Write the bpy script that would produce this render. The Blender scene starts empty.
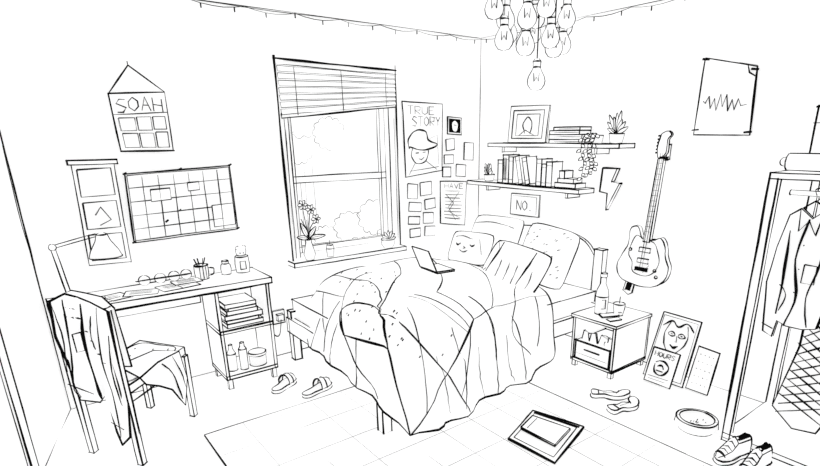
import bpy, bmesh, math, random
from mathutils import Vector, Matrix
from mathutils.bvhtree import BVHTree
random.seed(7)
V=Vector
CAMP=V((-3.75,-4.10,1.75))
HR,TH,MD,BD,XB=.0024,.0037,.0052,.0076,.0100

# ---------------------------------------------------------------- materials
def mk_glow_mat(name,base=.45,emis=.64,scale=20.):  # white surfaces carry an even added self-glow, standing in for lamp light
    m=bpy.data.materials.new(name); m.use_nodes=True
    nt=m.node_tree; nt.nodes.clear()
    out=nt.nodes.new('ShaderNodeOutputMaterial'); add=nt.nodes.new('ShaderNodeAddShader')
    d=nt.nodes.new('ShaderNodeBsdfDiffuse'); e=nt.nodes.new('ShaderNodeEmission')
    n=nt.nodes.new('ShaderNodeTexNoise'); n.inputs['Scale'].default_value=scale
    tc=nt.nodes.new('ShaderNodeTexCoord'); nt.links.new(tc.outputs['Object'],n.inputs['Vector'])
    r=nt.nodes.new('ShaderNodeMapRange'); r.inputs['To Min'].default_value=base-.02; r.inputs['To Max'].default_value=base+.02
    nt.links.new(n.outputs['Fac'],r.inputs['Value'])
    cc=nt.nodes.new('ShaderNodeCombineColor')
    for i in range(3): nt.links.new(r.outputs['Result'],cc.inputs[i])
    nt.links.new(cc.outputs['Color'],d.inputs['Color'])
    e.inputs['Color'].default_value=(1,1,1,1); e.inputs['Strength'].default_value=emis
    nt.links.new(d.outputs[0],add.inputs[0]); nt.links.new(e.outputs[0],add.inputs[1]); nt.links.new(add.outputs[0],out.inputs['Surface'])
    return m
PAPER={k:mk_glow_mat('white_'+k,scale=s) for k,s in dict(wall_paint=8,floor_boards=12,wood=30,fabric=60,paper=80,glaze=25,foliage=40).items()}
INK=bpy.data.materials.new('black_ink'); INK.use_nodes=True
nt=INK.node_tree; nt.nodes.clear()
o_=nt.nodes.new('ShaderNodeOutputMaterial'); d_=nt.nodes.new('ShaderNodeBsdfDiffuse'); d_.inputs['Color'].default_value=(.004,.004,.004,1)
nt.links.new(d_.outputs[0],o_.inputs['Surface'])

# ---------------------------------------------------------------- curve helpers
def sm(pts,closed=False,n=6):
    pts=[V(p) for p in pts]; L=len(pts); out=[]
    rng=range(L) if closed else range(L-1)
    for i in rng:
        if closed: a,b,c,d=pts[i-1],pts[i],pts[(i+1)%L],pts[(i+2)%L]
        else: a,b,c,d=pts[max(i-1,0)],pts[i],pts[i+1],pts[min(i+2,L-1)]
        for k in range(n):
            t=k/n
            out.append(.5*((2*b)+(c-a)*t+(2*a-5*b+4*c-d)*t*t+(3*b-a-3*c+d)*t**3))
    if not closed: out.append(pts[-1])
    return out
def w2(pts,d=.01): return [V((x,-d,z)) for x,z in pts]      # window wall
def r2(pts,d=.01): return [V((-d,y,z)) for y,z in pts]      # guitar wall
def bl(q):
    a,b,c,d=[V(p) for p in q]   # TL TR BR BL
    return lambda s,t:(a*(1-s)+b*s)*(1-t)+(d*(1-s)+c*s)*t

class Sk:
    def __init__(s,name,mat='paper'):
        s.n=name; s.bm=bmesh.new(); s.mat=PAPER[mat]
    def f(s,pts,mi=0):
        vs=[s.bm.verts.new(p) for p in pts]
        try: fc=s.bm.faces.new(vs); fc.material_index=mi
        except Exception: pass
    def ln(s,pts,r=TH,wob=.0012,over=0.,taper=True,closed=False,dup=True):
        pts=[V(p) for p in pts]
        if closed: pts=pts+[pts[0]]
        q=[pts[0]]
        for p in pts[1:]:
            if (p-q[-1]).length>1e-5: q.append(p)
        if len(q)<2: return
        if over: 
            q[0]=q[0]+(q[0]-q[1]).normalized()*over; q[-1]=q[-1]+(q[-1]-q[-2]).normalized()*over
        P=[q[0]]
        tot=0
        for a,b in zip(q,q[1:]):
            L=(b-a).length; tot+=L; k=max(1,min(14,int(L/.09)))
            for i in range(1,k+1): P.append(a.lerp(b,i/k))
        N=len(P)
        if dup and wob and r>=TH and .16<tot<3 and random.random()<.4:
            # loose second pencil pass, as in a hand sketch
            j=V([random.uniform(-.005,.005) for _ in range(3)]); i0=int(N*random.random()*.3); i1=max(i0+2,N-int(N*random.random()*.3))
            seg=P[i0:i1]
            if len(seg)>1:
                M_=len(seg); s.ln([p+j*(1-2*i/(M_-1))+(CAMP-p).normalized()*.003 for i,p in enumerate(seg)],HR,wob=.001,dup=False)
        if N>2 and wob:
            o=V((0,0,0))
            for i in range(1,N-1):
                o=o*.6+V([random.uniform(-wob,wob)*1.3 for _ in range(3)]); P[i]=P[i]+o
        prev=None; up=None
        ph=random.random()*6
        for i in range(N):
            t=(P[min(i+1,N-1)]-P[max(i-1,0)])
            if t.length<1e-7: t=V((0,0,1))
            t.normalize()
            if up is None:
                up=V((0,0,1)) if abs(t.z)<.9 else V((1,0,0))
            up=(up-t*up.dot(t))
            if up.length<1e-4: up=t.orthogonal()
            up.normalize(); sd=t.cross(up)
            u=i/(N-1); rr=r*(.88+.3*math.sin(ph+i*.7))
            if taper and not closed: rr*=.5+.5*min(1,4*min(u,1-u)+.15)
            ring=[s.bm.verts.new(P[i]+(up*math.cos(k*math.tau/5)+sd*math.sin(k*math.tau/5))*rr) for k in range(5)]
            if prev:
                for k in range(5):
                    fc=s.bm.faces.new((prev[k],prev[(k+1)%5],ring[(k+1)%5],ring[k])); fc.material_index=1
            else:
                fc=s.bm.faces.new(ring[::-1]); fc.material_index=1
            prev=ring
        fc=s.bm.faces.new(prev); fc.material_index=1
    def poly(s,pts,r=TH,mi=0):
        s.f(pts,mi)
        if r: s.ln(pts,r,closed=True)
    def prism(s,pts,ext,r=TH,edges=True,mi=0,back=True):
        pts=[V(p) for p in pts]; e=V(ext); q=[p+e for p in pts]; n=len(pts)
        s.f(pts,mi); s.f(q[::-1],mi)
        for i in range(n): s.f([pts[i],pts[(i+1)%n],q[(i+1)%n],q[i]],mi)
        if r:
            s.ln(q,r,closed=True)
            if back: s.ln(pts,r,closed=True,dup=False)
            if edges:
                for i in range(n): s.ln([pts[i],q[i]],r,taper=False)
    def box(s,o,a,b,c,r=TH,mi=0):
        o,a,b,c=V(o),V(a),V(b),V(c)
        s.f([o,o+a,o+a+b,o+b],mi);s.f([o+c,o+a+c,o+a+b+c,o+b+c],mi)
        s.f([o,o+a,o+a+c,o+c],mi);s.f([o+b,o+a+b,o+a+b+c,o+b+c],mi)
        s.f([o,o+b,o+b+c,o+c],mi);s.f([o+a,o+b+a,o+b+c+a,o+c+a],mi)
        if r:
            ov=min(.010,.12*min(a.length,b.length,c.length))
            for x,y,z in ((a,b,c),(b,a,c),(c,a,b)):
                for p in (o,o+y,o+z,o+y+z): s.ln([p,p+x],r,over=ov,taper=False)
    def bx(s,x0,x1,y0,y1,z0,z1,r=TH,mi=0):
        s.box((x0,y0,z0),(x1-x0,0,0),(0,y1-y0,0),(0,0,z1-z0),r,mi)
    def lathe(s,c,prof,rings=(),r=TH,seg=20,mi=0,sil=True):
        c=V(c); vs=[]
        for (rad,z) in prof:
            vs.append([s.bm.verts.new(c+V((math.cos(k*math.tau/seg)*rad,math.sin(k*math.tau/seg)*rad,z))) for k in range(seg)])
        for i in range(len(prof)-1):
            for k in range(seg):
                fc=s.bm.faces.new((vs[i][k],vs[i][(k+1)%seg],vs[i+1][(k+1)%seg],vs[i+1][k])); fc.material_index=mi; fc.smooth=True
        s.bm.faces.new(vs[0][::-1]).material_index=mi; s.bm.faces.new(vs[-1]).material_index=mi
        for i in rings:
            rad,z=prof[i]; s.ln([c+V((math.cos(k*math.tau/24)*rad,math.sin(k*math.tau/24)*rad,z)) for k in range(24)],r,wob=0,closed=True)
        if sil:
            d=CAMP-c; a=math.atan2(d.y,d.x)
            for sg in (1,-1):
                an=a+sg*math.radians(85)
                s.ln([c+V((math.cos(an)*rad,math.sin(an)*rad,z)) for rad,z in prof],r,wob=0)
    def ball(s,c,rad,r=TH,sz=1.,mi=0):
        prof=[(max(.001,rad*math.sin(t*math.pi/10)),-rad*sz*math.cos(t*math.pi/10)) for t in range(11)]
        s.lathe(c,prof,(),r,16,mi)
    def leaf(s,b,tip,w,r=TH,mid=True):
        b,tip=V(b),V(tip); d=tip-b
        side=d.cross((CAMP-b).normalized()).normalized()*w
        m=b+d*.45
        pts=sm([b,m+side,tip,m-side],True,4)
        s.f(pts); s.ln(pts,r,wob=0,closed=True)
        if mid: s.ln([b,b+d*.8],r*.6,wob=0)
    def done(s,parent=None):
        me=bpy.data.meshes.new(s.n); s.bm.to_mesh(me); s.bm.free()
        me.materials.append(s.mat); me.materials.append(INK)
        ob=bpy.data.objects.new(s.n,me); bpy.context.collection.objects.link(ob)
        if parent: ob.parent=parent
        return ob
def empty(name):
    e=bpy.data.objects.new(name,None); bpy.context.collection.objects.link(e); return e

FONT={'N':[[(0,1),(0,0),(1,1),(1,0)]],'O':[[(.5,0),(0,.3),(0,.7),(.5,1),(1,.7),(1,.3),(.5,0)]],'T':[[(0,0),(1,0)],[(.5,0),(.5,1)]],
'R':[[(0,1),(0,0),(1,.1),(.9,.5),(0,.5),(1,1)]],'U':[[(0,0),(0,.8),(.5,1),(1,.8),(1,0)]],'E':[[(1,0),(0,0),(0,1),(1,1)],[(0,.5),(.8,.5)]],
'S':[[(1,.1),(.4,0),(0,.25),(1,.7),(.6,1),(0,.9)]],'Y':[[(0,0),(.5,.5),(1,0)],[(.5,.5),(.5,1)]],'A':[[(0,1),(.5,0),(1,1)],[(.2,.6),(.8,.6)]],
'V':[[(0,0),(.5,1),(1,0)]],'H':[[(0,0),(0,1)],[(1,0),(1,1)],[(0,.5),(1,.5)]],'B':[[(0,0),(0,1),(.9,.8),(0,.5),(.9,.2),(0,0)]]}
def text(s,F,word,s0,s1,t0,t1,r=TH,arch=0):
    n=len(word); w=(s1-s0)/n
    for i,ch in enumerate(word):
        for st in FONT.get(ch,[]):
            q=[]
            for (x,y) in st:
                ss=s0+w*(i+.12+.76*x); u=(ss-s0)/(s1-s0)*2-1
                q.append(F(ss,t0+(t1-t0)*y+arch*u*u))
            s.ln(q,r,wob=0)

# ---------------------------------------------------------------- room shell
H=2.62; XL=-3.74; YB=-4.9; XF=-5.2
wx0,wx1,wz0,wz1=-1.99,-1.08,.83,2.24
s=Sk('wall_window','wall_paint')
T=.12
for a in ((XL,wx0,0,H),(wx1,0,0,H),(wx0,wx1,0,wz0),(wx0,wx1,wz1,H)):
    s.bx(a[0],a[1],0,T,a[2],a[3],0)
s.ln([(XL,-.004,H),(0,-.004,H)],TH,wob=.002); s.ln([(XL+.6,-.01,H-.01),(-.02,-.01,H-.004)],HR,wob=.003)
s.ln([(0,-.004,H+.04),(0,-.004,0)],TH,wob=.002)
s.ln([(XL+.002,-.004,0),(0,-.004,0)],TH,wob=.003)
s.done()
s=Sk('wall_right','wall_paint'); s.bx(0,T,YB,T,0,H,0)
s.ln([(-.004,YB,H),(-.004,0,H)],TH,wob=.002); s.ln([(-.004,-3.9,0),(-.004,0,0)],TH,wob=.003)
s.done()
# the left wall splays outward from the corner
DL=V((-.2488,-.9686,0)); NL=V((-.9686,.2488,0))
C0=V((XL,0,0)); LW=lambda d,z,off=.0: C0+DL*d-NL*off+V((0,0,z))
s=Sk('wall_left','wall_paint'); s.box(C0,DL*5.0,NL*T,V((0,0,H)),0)
s.ln([LW(0,-.02,.004),LW(0,H,.004)],MD,wob=.003); s.ln([LW(.03,1.72,.006),LW(.015,.1,.006)],HR,wob=.003)
s.ln([LW(-.01,0,.004),LW(4.9,0,.004)],TH,wob=.003)
s.done()
s=Sk('floor','floor_boards'); s.bx(XF,T,YB,T,-.1,0,0); s.done()
s=Sk('ceiling','wall_paint'); s.bx(XF,T,YB,T,H,H+.1,0); s.done()
s=Sk('door_1','wood')
s.box(LW(.90,0,.03),DL*.09,NL*.03,V((0,0,2.05)),MD); s.box(LW(1.80,0,.03),DL*.09,NL*.03,V((0,0,2.05)),MD); s.box(LW(.90,2.05,.03),DL*.99,NL*.03,V((0,0,.09)),MD)
s.box(LW(.99,0.005,.015),DL*.81,NL*.015,V((0,0,2.04)),TH)
s.done()

# ---------------------------------------------------------------- window
e=empty('window_1')
s=Sk('casing','wood')
ox0,ox1,oz0,oz1=-2.06,-1.0,.76,2.30
for a in ((ox0,wx0,oz0,oz1),(wx1,ox1,oz0,oz1),(ox0,ox1,wz1,oz1)):
    s.bx(a[0],a[1],-.02,.0,a[2],a[3],0)
s.ln([(ox0,-.03,oz0-.02),(ox0,-.03,oz1+.02)],XB,taper=False); s.ln([(ox0+.03,-.03,oz0+.05),(ox0+.035,-.03,oz1-.4)],TH)
s.ln([(ox0,-.03,oz1),(ox1,-.03,oz1-.02)],XB,over=.01); s.ln([(ox0,-.03,oz1-.04),(ox1,-.03,oz1-.05)],TH,over=.01)
s.ln([(ox1,-.03,oz0),(ox1,-.03,oz1)],BD,over=.02); s.ln([(wx0,-.022,oz0+.05),(wx0,-.022,wz1)],MD)
s.ln([(wx1,-.022,oz0+.05),(wx1,-.022,wz1)],MD); s.ln([(ox1-.02,-.024,oz0+.1),(ox1-.025,-.024,1.9)],HR)
s.done(e)
s=Sk('sash_frame','wood')
for a in ((wx0,wx0+.05,wz0,wz1),(wx1-.05,wx1,wz0,wz1),(wx0,wx1,wz0,wz0+.05),(wx0,wx1,1.40,1.45),(wx0,wx1,wz1-.05,wz1)):
    s.bx(a[0],a[1],.05,.09,a[2],a[3],TH)
s.ln([(wx0+.08,.045,wz0+.05),(wx0+.085,.045,1.4)],HR)
s.done(e)
s=Sk('sill','wood'); s.bx(-2.09,-1.0,-.12,.05,.755,.79,MD); s.done(e)
s=Sk('blind_slats','wood')
F=bl(w2([(-2.05,2.25),(-1.02,2.24),(-1.02,2.00),(-2.05,1.90)],.045))
for i in range(7):
    t=i/7
    s.poly([F(0,t),F(1,t),F(1,t+.11)+V((0,-.012,0)),F(0,t+.11)+V((0,-.012,0))],HR)
s.poly([F(0,.95),F(1,.95),F(1,1.04),F(0,1.04)],BD)
s.f([F(0,0)+V((0,.02,0)),F(1,0)+V((0,.02,0)),F(1,1)+V((0,.02,0)),F(0,1)+V((0,.02,0))])
for u in (.12,.5,.9): s.ln([F(u,0)-V((0,.02,0)),F(u,1)-V((0,.02,0))],TH)
s.ln([F(.06,1),F(.06,1.5)],HR)
s.done(e)
def puff(name,c,lobes,stroke=TH):
    s=Sk(name,'foliage'); c=V(c)
    ax=V((.82,-.57,0)); fr=V((-.5,-.8,0)).normalized()
    for (a,b,rad) in lobes:
        cc=c+ax*a+V((0,0,b)); 
        prof=[(max(.001,rad*math.sin(t*math.pi/8)),-rad*math.cos(t*math.pi/8)) for t in range(9)]
        s.lathe(cc,prof,(),0,14,sil=False)
        pts=[]; n=9; a0=random.random()*2
        for k in range(n):
            for j in range(4):
                an=a0+(k+j/4)/n*math.tau*.75; rr=rad*(.82+.14*math.sin(j/4*math.pi))
                pts.append(cc+fr*rad*1.0+ax*math.cos(an)*rr*.8+V((0,0,math.sin(an)*rr*.8)))
        s.ln(pts,stroke,wob=.004)
    return s
s=puff('garden_tree',(.1,4.2,1.85),[(-.45,0,.34),(0,.2,.42),(.4,-.05,.33),(-.1,-.25,.33)],.0035)
s.lathe((.1,4.2,-1.5),[(.09,0),(.06,3.1)],(),.004); s.done()
s=puff('garden_bush',(-.55,1.7,.65),[(-.3,-.05,.2),(0,.08,.26),(.3,.2,.28),(.1,-.25,.3),(.5,-.1,.3)],.0035)
s.lathe((-.5,1.7,-.6),[(.05,0),(.05,1.0)],(),.004); s.done()
s=Sk('flower_vase','glaze')
c=(-1.93,-.07,.79); s.lathe(c,[(.03,0),(.045,.05),(.03,.11),(.02,.15),(.026,.17)],(0,4),MD)
c=V(c)
for dx,h,b in ((-.03,.45,1),(.035,.41,1),(.0,.33,0),(.075,.33,1),(-.05,.34,0)):
    tp=c+V((dx,0,h)); s.ln([c+V((0,0,.16)),c+V((dx*.3,0,.26)),tp],MD)
    if b:
        for k in range(6):
            a=k*math.tau/6; s.leaf(tp,tp+V((.042*math.cos(a),-.01,.042*math.sin(a))),.013,TH,mid=False)
        s.ln([tp-V((.008,.02,0)),tp+V((.008,-.02,0))],XB)
    s.leaf(c+V((0,0,.18)),c+V((dx*2,-.01,h-.14)),.018,MD)
s.done()
s=Sk('sill_candle','glaze'); s.lathe((-1.74,-.065,.79),[(.025,0),(.03,.07),(.026,.10)],(0,1,2),TH); s.ln([(-1.74,-.065,.89),(-1.74,-.065,.93)],TH); s.done()
s=Sk('potted_succulent','glaze'); c=V((-1.16,-.065,.79)); s.lathe(c,[(.035,0),(.055,.03),(.06,.08)],(0,2),TH)
for k in range(7):
    a=k/6*math.pi; s.leaf(c+V((0,0,.07)),c+V((.08*math.cos(a),-.01,.07+.07*math.sin(a)+.02)),.014,TH,mid=False)
s.done()

# ---------------------------------------------------------------- things on window wall
s=Sk('hanging_wall_sign','paper')
q=w2([(-3.155,2.02),(-2.83,2.04),(-2.835,1.675),(-3.145,1.675)],.012); F=bl(q)
s.prism(q,(0,-.012,0),MD)
F=bl([p-V((0,.016,0)) for p in q])
s.ln([F(0,0),F(.42,-.46),F(1,0)],MD); s.ln([F(.42,-.46),F(.42,-.52)],BD)
text(s,F,'SOAH',.06,.94,.07,.30,MD,.05)
s.ln([F(0,.36),F(1,.34)],TH)
for a in ((.08,.42,.36,.64),(.4,.41,.66,.64),(.7,.41,.94,.63),(.09,.69,.37,.94),(.4,.69,.67,.94),(.71,.68,.94,.94)):
    s.ln([F(a[0],a[1]),F(a[2],a[1]),F(a[2],a[3]),F(a[0],a[3])],TH,closed=True)
s.ln([F(-.02,1.01),F(1.03,1.01)],BD)
s.done()
s=Sk('photo_strip','paper')
q=w2([(-3.43,1.60),(-3.20,1.61),(-3.21,.955),(-3.45,.965)],.012); s.prism(q,(0,-.01,0),TH); F=bl([p-V((0,.014,0)) for p in q])
s.bx(-3.45,-3.18,-.03,-.005,1.60,1.625,MD)
for t in (.05,.37,.69): s.ln([F(.1,t),F(.9,t),F(.9,t+.26),F(.1,t+.26)],MD,closed=True)
s.ln([F(.35,.5),F(.5,.42),F(.7,.55),F(.4,.6)],TH); s.ln([F(.3,.9),F(.55,.78),F(.7,.9)],MD)
s.done()
s=Sk('wall_calendar','paper')
q=w2([(-3.15,1.53),(-2.47,1.56),(-2.47,1.10),(-3.17,1.08)],.012); s.prism(q,(0,-.012,0),MD); F=bl([p-V((0,.017,0)) for p in q])
s.ln([F(.015,.02),F(.985,.02),F(.985,.97),F(.015,.97)],TH,closed=True)
for k in range(1,7): s.ln([F(k/7,.05),F(k/7,.96)],TH)
for k in range(1,5): s.ln([F(.02,k/5),F(.98,k/5)],TH)
for c in ((0,0),(1,0),(0,1),(1,1),(.5,0)): s.ln([F(c[0],c[1])+V((-.012,0,0)),F(c[0],c[1])+V((.012,0,.01))],XB)
def note(a,b,c,d,r=MD):
    s.poly([F(a,b)-V((0,.004,0)),F(c,b)-V((0,.004,0)),F(c,d)-V((0,.004,0)),F(a,d)-V((0,.004,0))],r)
note(.2,.25,.38,.42); note(.55,.2,.66,.32); note(.76,.58,.98,.92)
s.ln([F(.78,.9),F(.86,.66),F(.95,.9)],MD); s.ln([F(.42,.62),F(.46,.58)],XB); s.ln([F(.3,.75),F(.33,.72)],XB)
s.done()
s=Sk('movie_poster','paper')
q=w2([(-.93,2.04),(-.48,2.03),(-.49,1.44),(-.91,1.40)],.012); s.prism(q,(0,-.006,0),MD); F=bl([p-V((0,.01,0)) for p in q])
text(s,F,'TRUE',.1,.8,.05,.16,TH); text(s,F,'STORY',.2,.95,.19,.32,TH)
s.ln(sm([F(.12,.62),F(.1,.5),F(.3,.38),F(.55,.4),F(.62,.52),F(.85,.6),F(.5,.66),F(.14,.6)],True),BD)
s.ln(sm([F(.2,.62),F(.16,.72),F(.3,.84),F(.52,.82),F(.62,.7),F(.58,.64)]),MD)
s.ln([F(.28,.69),F(.36,.69)],BD); s.ln([F(.46,.69),F(.54,.69)],BD); s.ln([F(.35,.77),F(.42,.79),F(.5,.76)],MD)
s.ln([F(.25,.83),F(.08,.98)],MD); s.ln([F(.55,.82),F(.85,.97)],MD); s.ln([F(.1,.93),F(.9,.93)],TH)
s.ln([F(.65,.5),F(.85,.45),F(.9,.9)],HR)
s.done()
s=Sk('small_dark_photo','paper')
q=w2([(-.42,1.92),(-.25,1.91),(-.25,1.76),(-.42,1.77)],.012); s.prism(q,(0,-.006,0),BD); F=bl([p-V((0,.009,0)) for p in q])
s.f([F(.08,.08),F(.92,.08),F(.92,.9),F(.08,.9)],1)
F=bl([p-V((0,.013,0)) for p in q]); s.f(sm([F(.3,.35),F(.5,.2),F(.7,.4),F(.6,.8),F(.35,.75)],True))
s.ln([F(.4,.45),F(.6,.45)],MD)
s.done()
s=Sk('photo_collage','paper')
for (a,b,c,d) in [(-.89,-.78,1.21,1.34),(-.75,-.62,1.22,1.34),(-.88,-.74,1.09,1.17),(-.70,-.58,1.09,1.18),(-.89,-.76,.97,1.04),(-.72,-.6,.96,1.06),(-.88,-.76,.84,.92),(-.7,-.58,.84,.93),
   (-.44,-.34,1.62,1.72),(-.21,-.09,1.53,1.69),(-.46,-.35,1.50,1.58),(-.31,-.19,1.38,1.49),(-.48,-.38,1.38,1.47)]:
    sk=random.uniform(-.018,.018); q=w2([(a,d),(b,d+sk),(b+sk*.5,c+sk),(a+sk*.5,c)],.014); s.prism(q,(0,-.004,0),MD,edges=False)
s.done()
s=Sk('lyrics_poster','paper')
q=w2([(-.51,1.34),(-.18,1.32),(-.20,.89),(-.51,.94)],.012); s.prism(q,(0,-.006,0),MD); F=bl([p-V((0,.01,0)) for p in q])
text(s,F,'HAVE',.12,.88,.05,.16,TH)
for k in range(9):
    t=.22+k*.08; s.ln([F(.12+random.random()*.1,t),F(.4,t+.005),F(.88-random.random()*.15,t)],MD if k%3 else TH)
s.ln([F(.2,.3),F(.5,.5),F(.3,.7),F(.8,.85)],TH); s.ln([F(.7,.25),F(.3,.6),F(.6,.9)],TH)
s.done()
s=Sk('wall_outlet','glaze'); s.bx(-2.28,-2.18,-.025,-.005,.29,.40,MD); s.bx(-2.25,-2.20,-.06,-.025,.32,.37,MD)
s.ln(sm([(-2.225,-.06,.33),(-2.26,-.07,.2),(-2.33,-.06,.25),(-2.38,-.05,.3)]),MD); s.done()

# ---------------------------------------------------------------- fairy lights
s=Sk('fairy_light_string','glaze')
def droop(a,b,n,dr):
    a,b=V(a),V(b); pts=[]
    for i in range(n+1):
        for j in range(5):
            t=(i+j/5)/n
            if t<=1: pts.append(a.lerp(b,t)-V((0,0,dr*math.sin(j/5*math.pi))))
    return pts
for P in (droop((-2.6,-.03,2.61),(-.03,-.03,2.605),7,.022),droop((-.03,-.03,2.605),(-.03,-2.4,2.61),6,.02)):
    s.ln(P,HR,taper=False)
    for i in range(1,len(P),3):
        s.ln([P[i],P[i]-V((0,0,.03))],BD,wob=0)
s.done()

# ---------------------------------------------------------------- chandelier
e=empty('bulb_chandelier')
cx,cy=-.87,-1.5
s=Sk('canopy','glaze'); s.lathe((cx,cy,H-.03),[(.1,0),(.08,.03)],(0,),MD); s.done(e)
bul=[(-.87,0,2.11),(-1.16,.02,2.33),(-1.04,-.05,2.30),(-.93,.06,2.34),(-.82,-.06,2.36),(-.71,.0,2.32),(-.59,.03,2.35),
     (-1.22,.05,2.50),(-1.07,.1,2.46),(-.92,-.1,2.52),(-.79,.1,2.50),(-.66,-.05,2.49),(-.55,.06,2.47),(-.98,.16,2.40),(-.75,.16,2.42),(-1.13,-.14,2.43)]
s=Sk('glass_bulbs','glaze'); k_=Sk('cords_and_sockets','glaze')
for x,dy,z in bul:
    c=(x,cy+dy,z-.075)
    s.lathe(c,[(.004,0),(.034,.008),(.052,.032),(.057,.056),(.050,.084),(.031,.118),(.022,.14)],(6,),MD*.9,16)
    k_.lathe((x,cy+dy,z+.065),[(.023,0),(.024,.035),(.012,.052)],(0,1),MD,12)
    k_.ln([(x,cy+dy,z+.11),(x,cy+dy,H)],TH,wob=0,taper=False)
    d=(CAMP-V(c)); d.z=0; d.normalize(); sd=V((-d.y,d.x,0)); b=V(c)+d*.058
    s.ln([b+sd*-.018+V((0,0,.10)),b+sd*-.014+V((0,0,.05)),b+V((0,0,.075)),b+sd*.014+V((0,0,.05)),b+sd*.018+V((0,0,.10))],TH,wob=0)
s.done(e);k_.done(e)

# ---------------------------------------------------------------- right wall shelves etc
s=Sk('floating_shelf','wood'); s.bx(-.20,-.003,-1.73,-.34,1.655,1.685,MD)
for y in (-.5,-1.5): s.bx(-.16,-.003,y-.012,y+.012,1.61,1.655,TH)
s.done()
s=Sk('floating_shelf','wood'); s.bx(-.20,-.003,-1.40,-.06,1.30,1.335,MD)
for y in (-.3,-1.25): s.bx(-.16,-.003,y-.012,y+.012,1.255,1.30,TH)
s.ln([(-.205,-1.40,1.33),(-.205,-.06,1.335)],BD); s.done()
s=Sk('picture_frame','wood')
q=[V((-.10,-.54,1.995)),V((-.10,-.98,1.985)),V((-.13,-.98,1.690)),V((-.13,-.54,1.690))]; s.prism(q,(-.015,0,0),MD); F=bl([p-V((.02,0,0)) for p in q])
s.ln([F(.1,.12),F(.9,.12),F(.9,.88),F(.1,.88)],MD,closed=True); s.ln([F(.2,.22),F(.8,.22),F(.8,.8),F(.2,.8)],TH,closed=True)
s.ln(sm([F(.45,.75),F(.38,.5),F(.5,.3),F(.62,.5),F(.58,.75)]),MD); s.ln([F(.3,.8),F(.45,.65),F(.7,.8)],MD)
s.done()
s=Sk('book_stack','paper'); z=1.687
for w,h in ((.36,.03),(.33,.035),(.30,.03),(.26,.025)):
    o=random.uniform(-.02,.02); s.bx(-.17,-.03,-1.21-w/2+o,-1.21+w/2+o,z,z+h,MD); s.ln([(-.172,-1.21-w/2+o,z+h*.5),(-.172,-1.21+w/2+o-.05,z+h*.5)],HR); z+=h+.001
s.done()
s=Sk('trailing_plant','foliage')
s.lathe((-.11,-1.47,1.686),[(.035,0),(.045,.06)],(0,1),TH)
for yy,zz in ((-1.43,1.43),(-1.49,1.46),(-1.53,1.50)):
    P=sm([(-.11,-1.47,1.75),(-.2,yy+.01,1.75),(-.225,yy+.02,1.64),(-.22,yy-.01,1.55),(-.22,yy,zz)]); s.ln(P,TH)
    for i in range(4,len(P),2):
        sg=1 if i%4<2 else -1; s.leaf(P[i],P[i]+V((-.005,.035*sg,-.02)),.012,TH,mid=False)
s.done()
def spiky(name,c,rad,h,n,L,wd):
    s=Sk(name,'foliage'); s.lathe(c,[(rad*.75,0),(rad,h)],(0,1),MD); c=V(c)+V((0,0,h))
    for k in range(n):
        a=math.pi*(k+.5)/n; f=.7+.3*((k*7)%3)/2
        s.leaf(c,c+V((-.02,math.cos(a)*L*f*.7,math.sin(a)*L*f+.02)),wd,TH,mid=False)
    s.done()
spiky('potted_aloe',(-.11,-1.64,1.687),.055,.07,9,.15,.014)
spiky('potted_plant',(-.11,-.27,1.337),.05,.06,8,.10,.014)
s=Sk('row_of_books','paper')
def book(y,w,h,tilt=0,r=MD,z=1.337,d=.13,bands=2):
    o=V((-.17,y,z)); up=V((0,math.sin(tilt),math.cos(tilt)))*h; wd=V((0,-math.cos(tilt),math.sin(tilt)))*w
    s.box(o,V((d,0,0)),wd,up,r)
    for k in range(bands): s.ln([o+up*(.15+.1*k)-V((.004,0,0)),o+wd+up*(.15+.1*k)-V((.004,0,0))],TH)
    if bands: s.ln([o+up*.85-V((.004,0,0)),o+wd+up*.85-V((.004,0,0))],TH)
for y,w,h,t in ((-.45,.06,.20,0),(-.515,.07,.245,0),(-.59,.05,.23,0),(-.72,.045,.24,.24),(-.80,.05,.23,.24),
                (-.92,.055,.22,0),(-.98,.045,.18,0),(-1.03,.06,.20,0)): book(y,w,h,t,bands=1)
s.bx(-.17,-.04,-1.34,-1.13,1.337,1.375,MD); s.bx(-.16,-.05,-1.31,-1.15,1.376,1.41,MD)
s.bx(-.165,-.06,-1.22,-1.17,1.411,1.47,MD)
for o in (-.53,-.545,-.56): s.ln([(-.176,o,1.36),(-.176,o,1.56)],TH)
s.done()
s=Sk('no_sign','paper'); q=r2([(-.49,1.23),(-.84,1.235),(-.84,1.04),(-.485,1.035)],.012); s.prism(q,(-.012,0,0),MD); F=bl([p-V((.016,0,0)) for p in q])
text(s,F,'NO',.2,.62,.3,.75,MD); s.ln([F(.7,.7),F(.72,.75)],BD); s.ln([F(.08,.1),F(.92,.1),F(.92,.9)],HR); s.done()
s=Sk('lightning_bolt_sign','glaze')
q=r2([(-1.50,1.50),(-1.63,1.50),(-1.59,1.40),(-1.66,1.39),(-1.56,1.18),(-1.56,1.31),(-1.49,1.32)],.012); s.prism(q,(-.035,0,0),BD); s.done()
s=Sk('pulse_poster','paper')
q=r2([(-2.19,2.22),(-2.52,2.14),(-2.54,1.74),(-2.18,1.745)],.012)
s.prism(q,(-.006,0,0),MD,edges=False); F=bl([p-V((.012,0,0)) for p in q])
for a,b in ((-.02,.03),(.93,.06),(-.02,.95),(.93,.97)): 
    s.ln([F(a-.02,b-.01),F(a+.11,b-.02)],XB*1.2,wob=0)
s.ln([F(.84,0),F(.88,.1),F(1,.14)],MD)
w=[(.1,.55)]
for k in range(13): w.append((.14+k*.055,.55+(-1)**k*.12*(.3+.7*math.sin((k+1)/14*math.pi))*(1 if k%3 else .5)))
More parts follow.
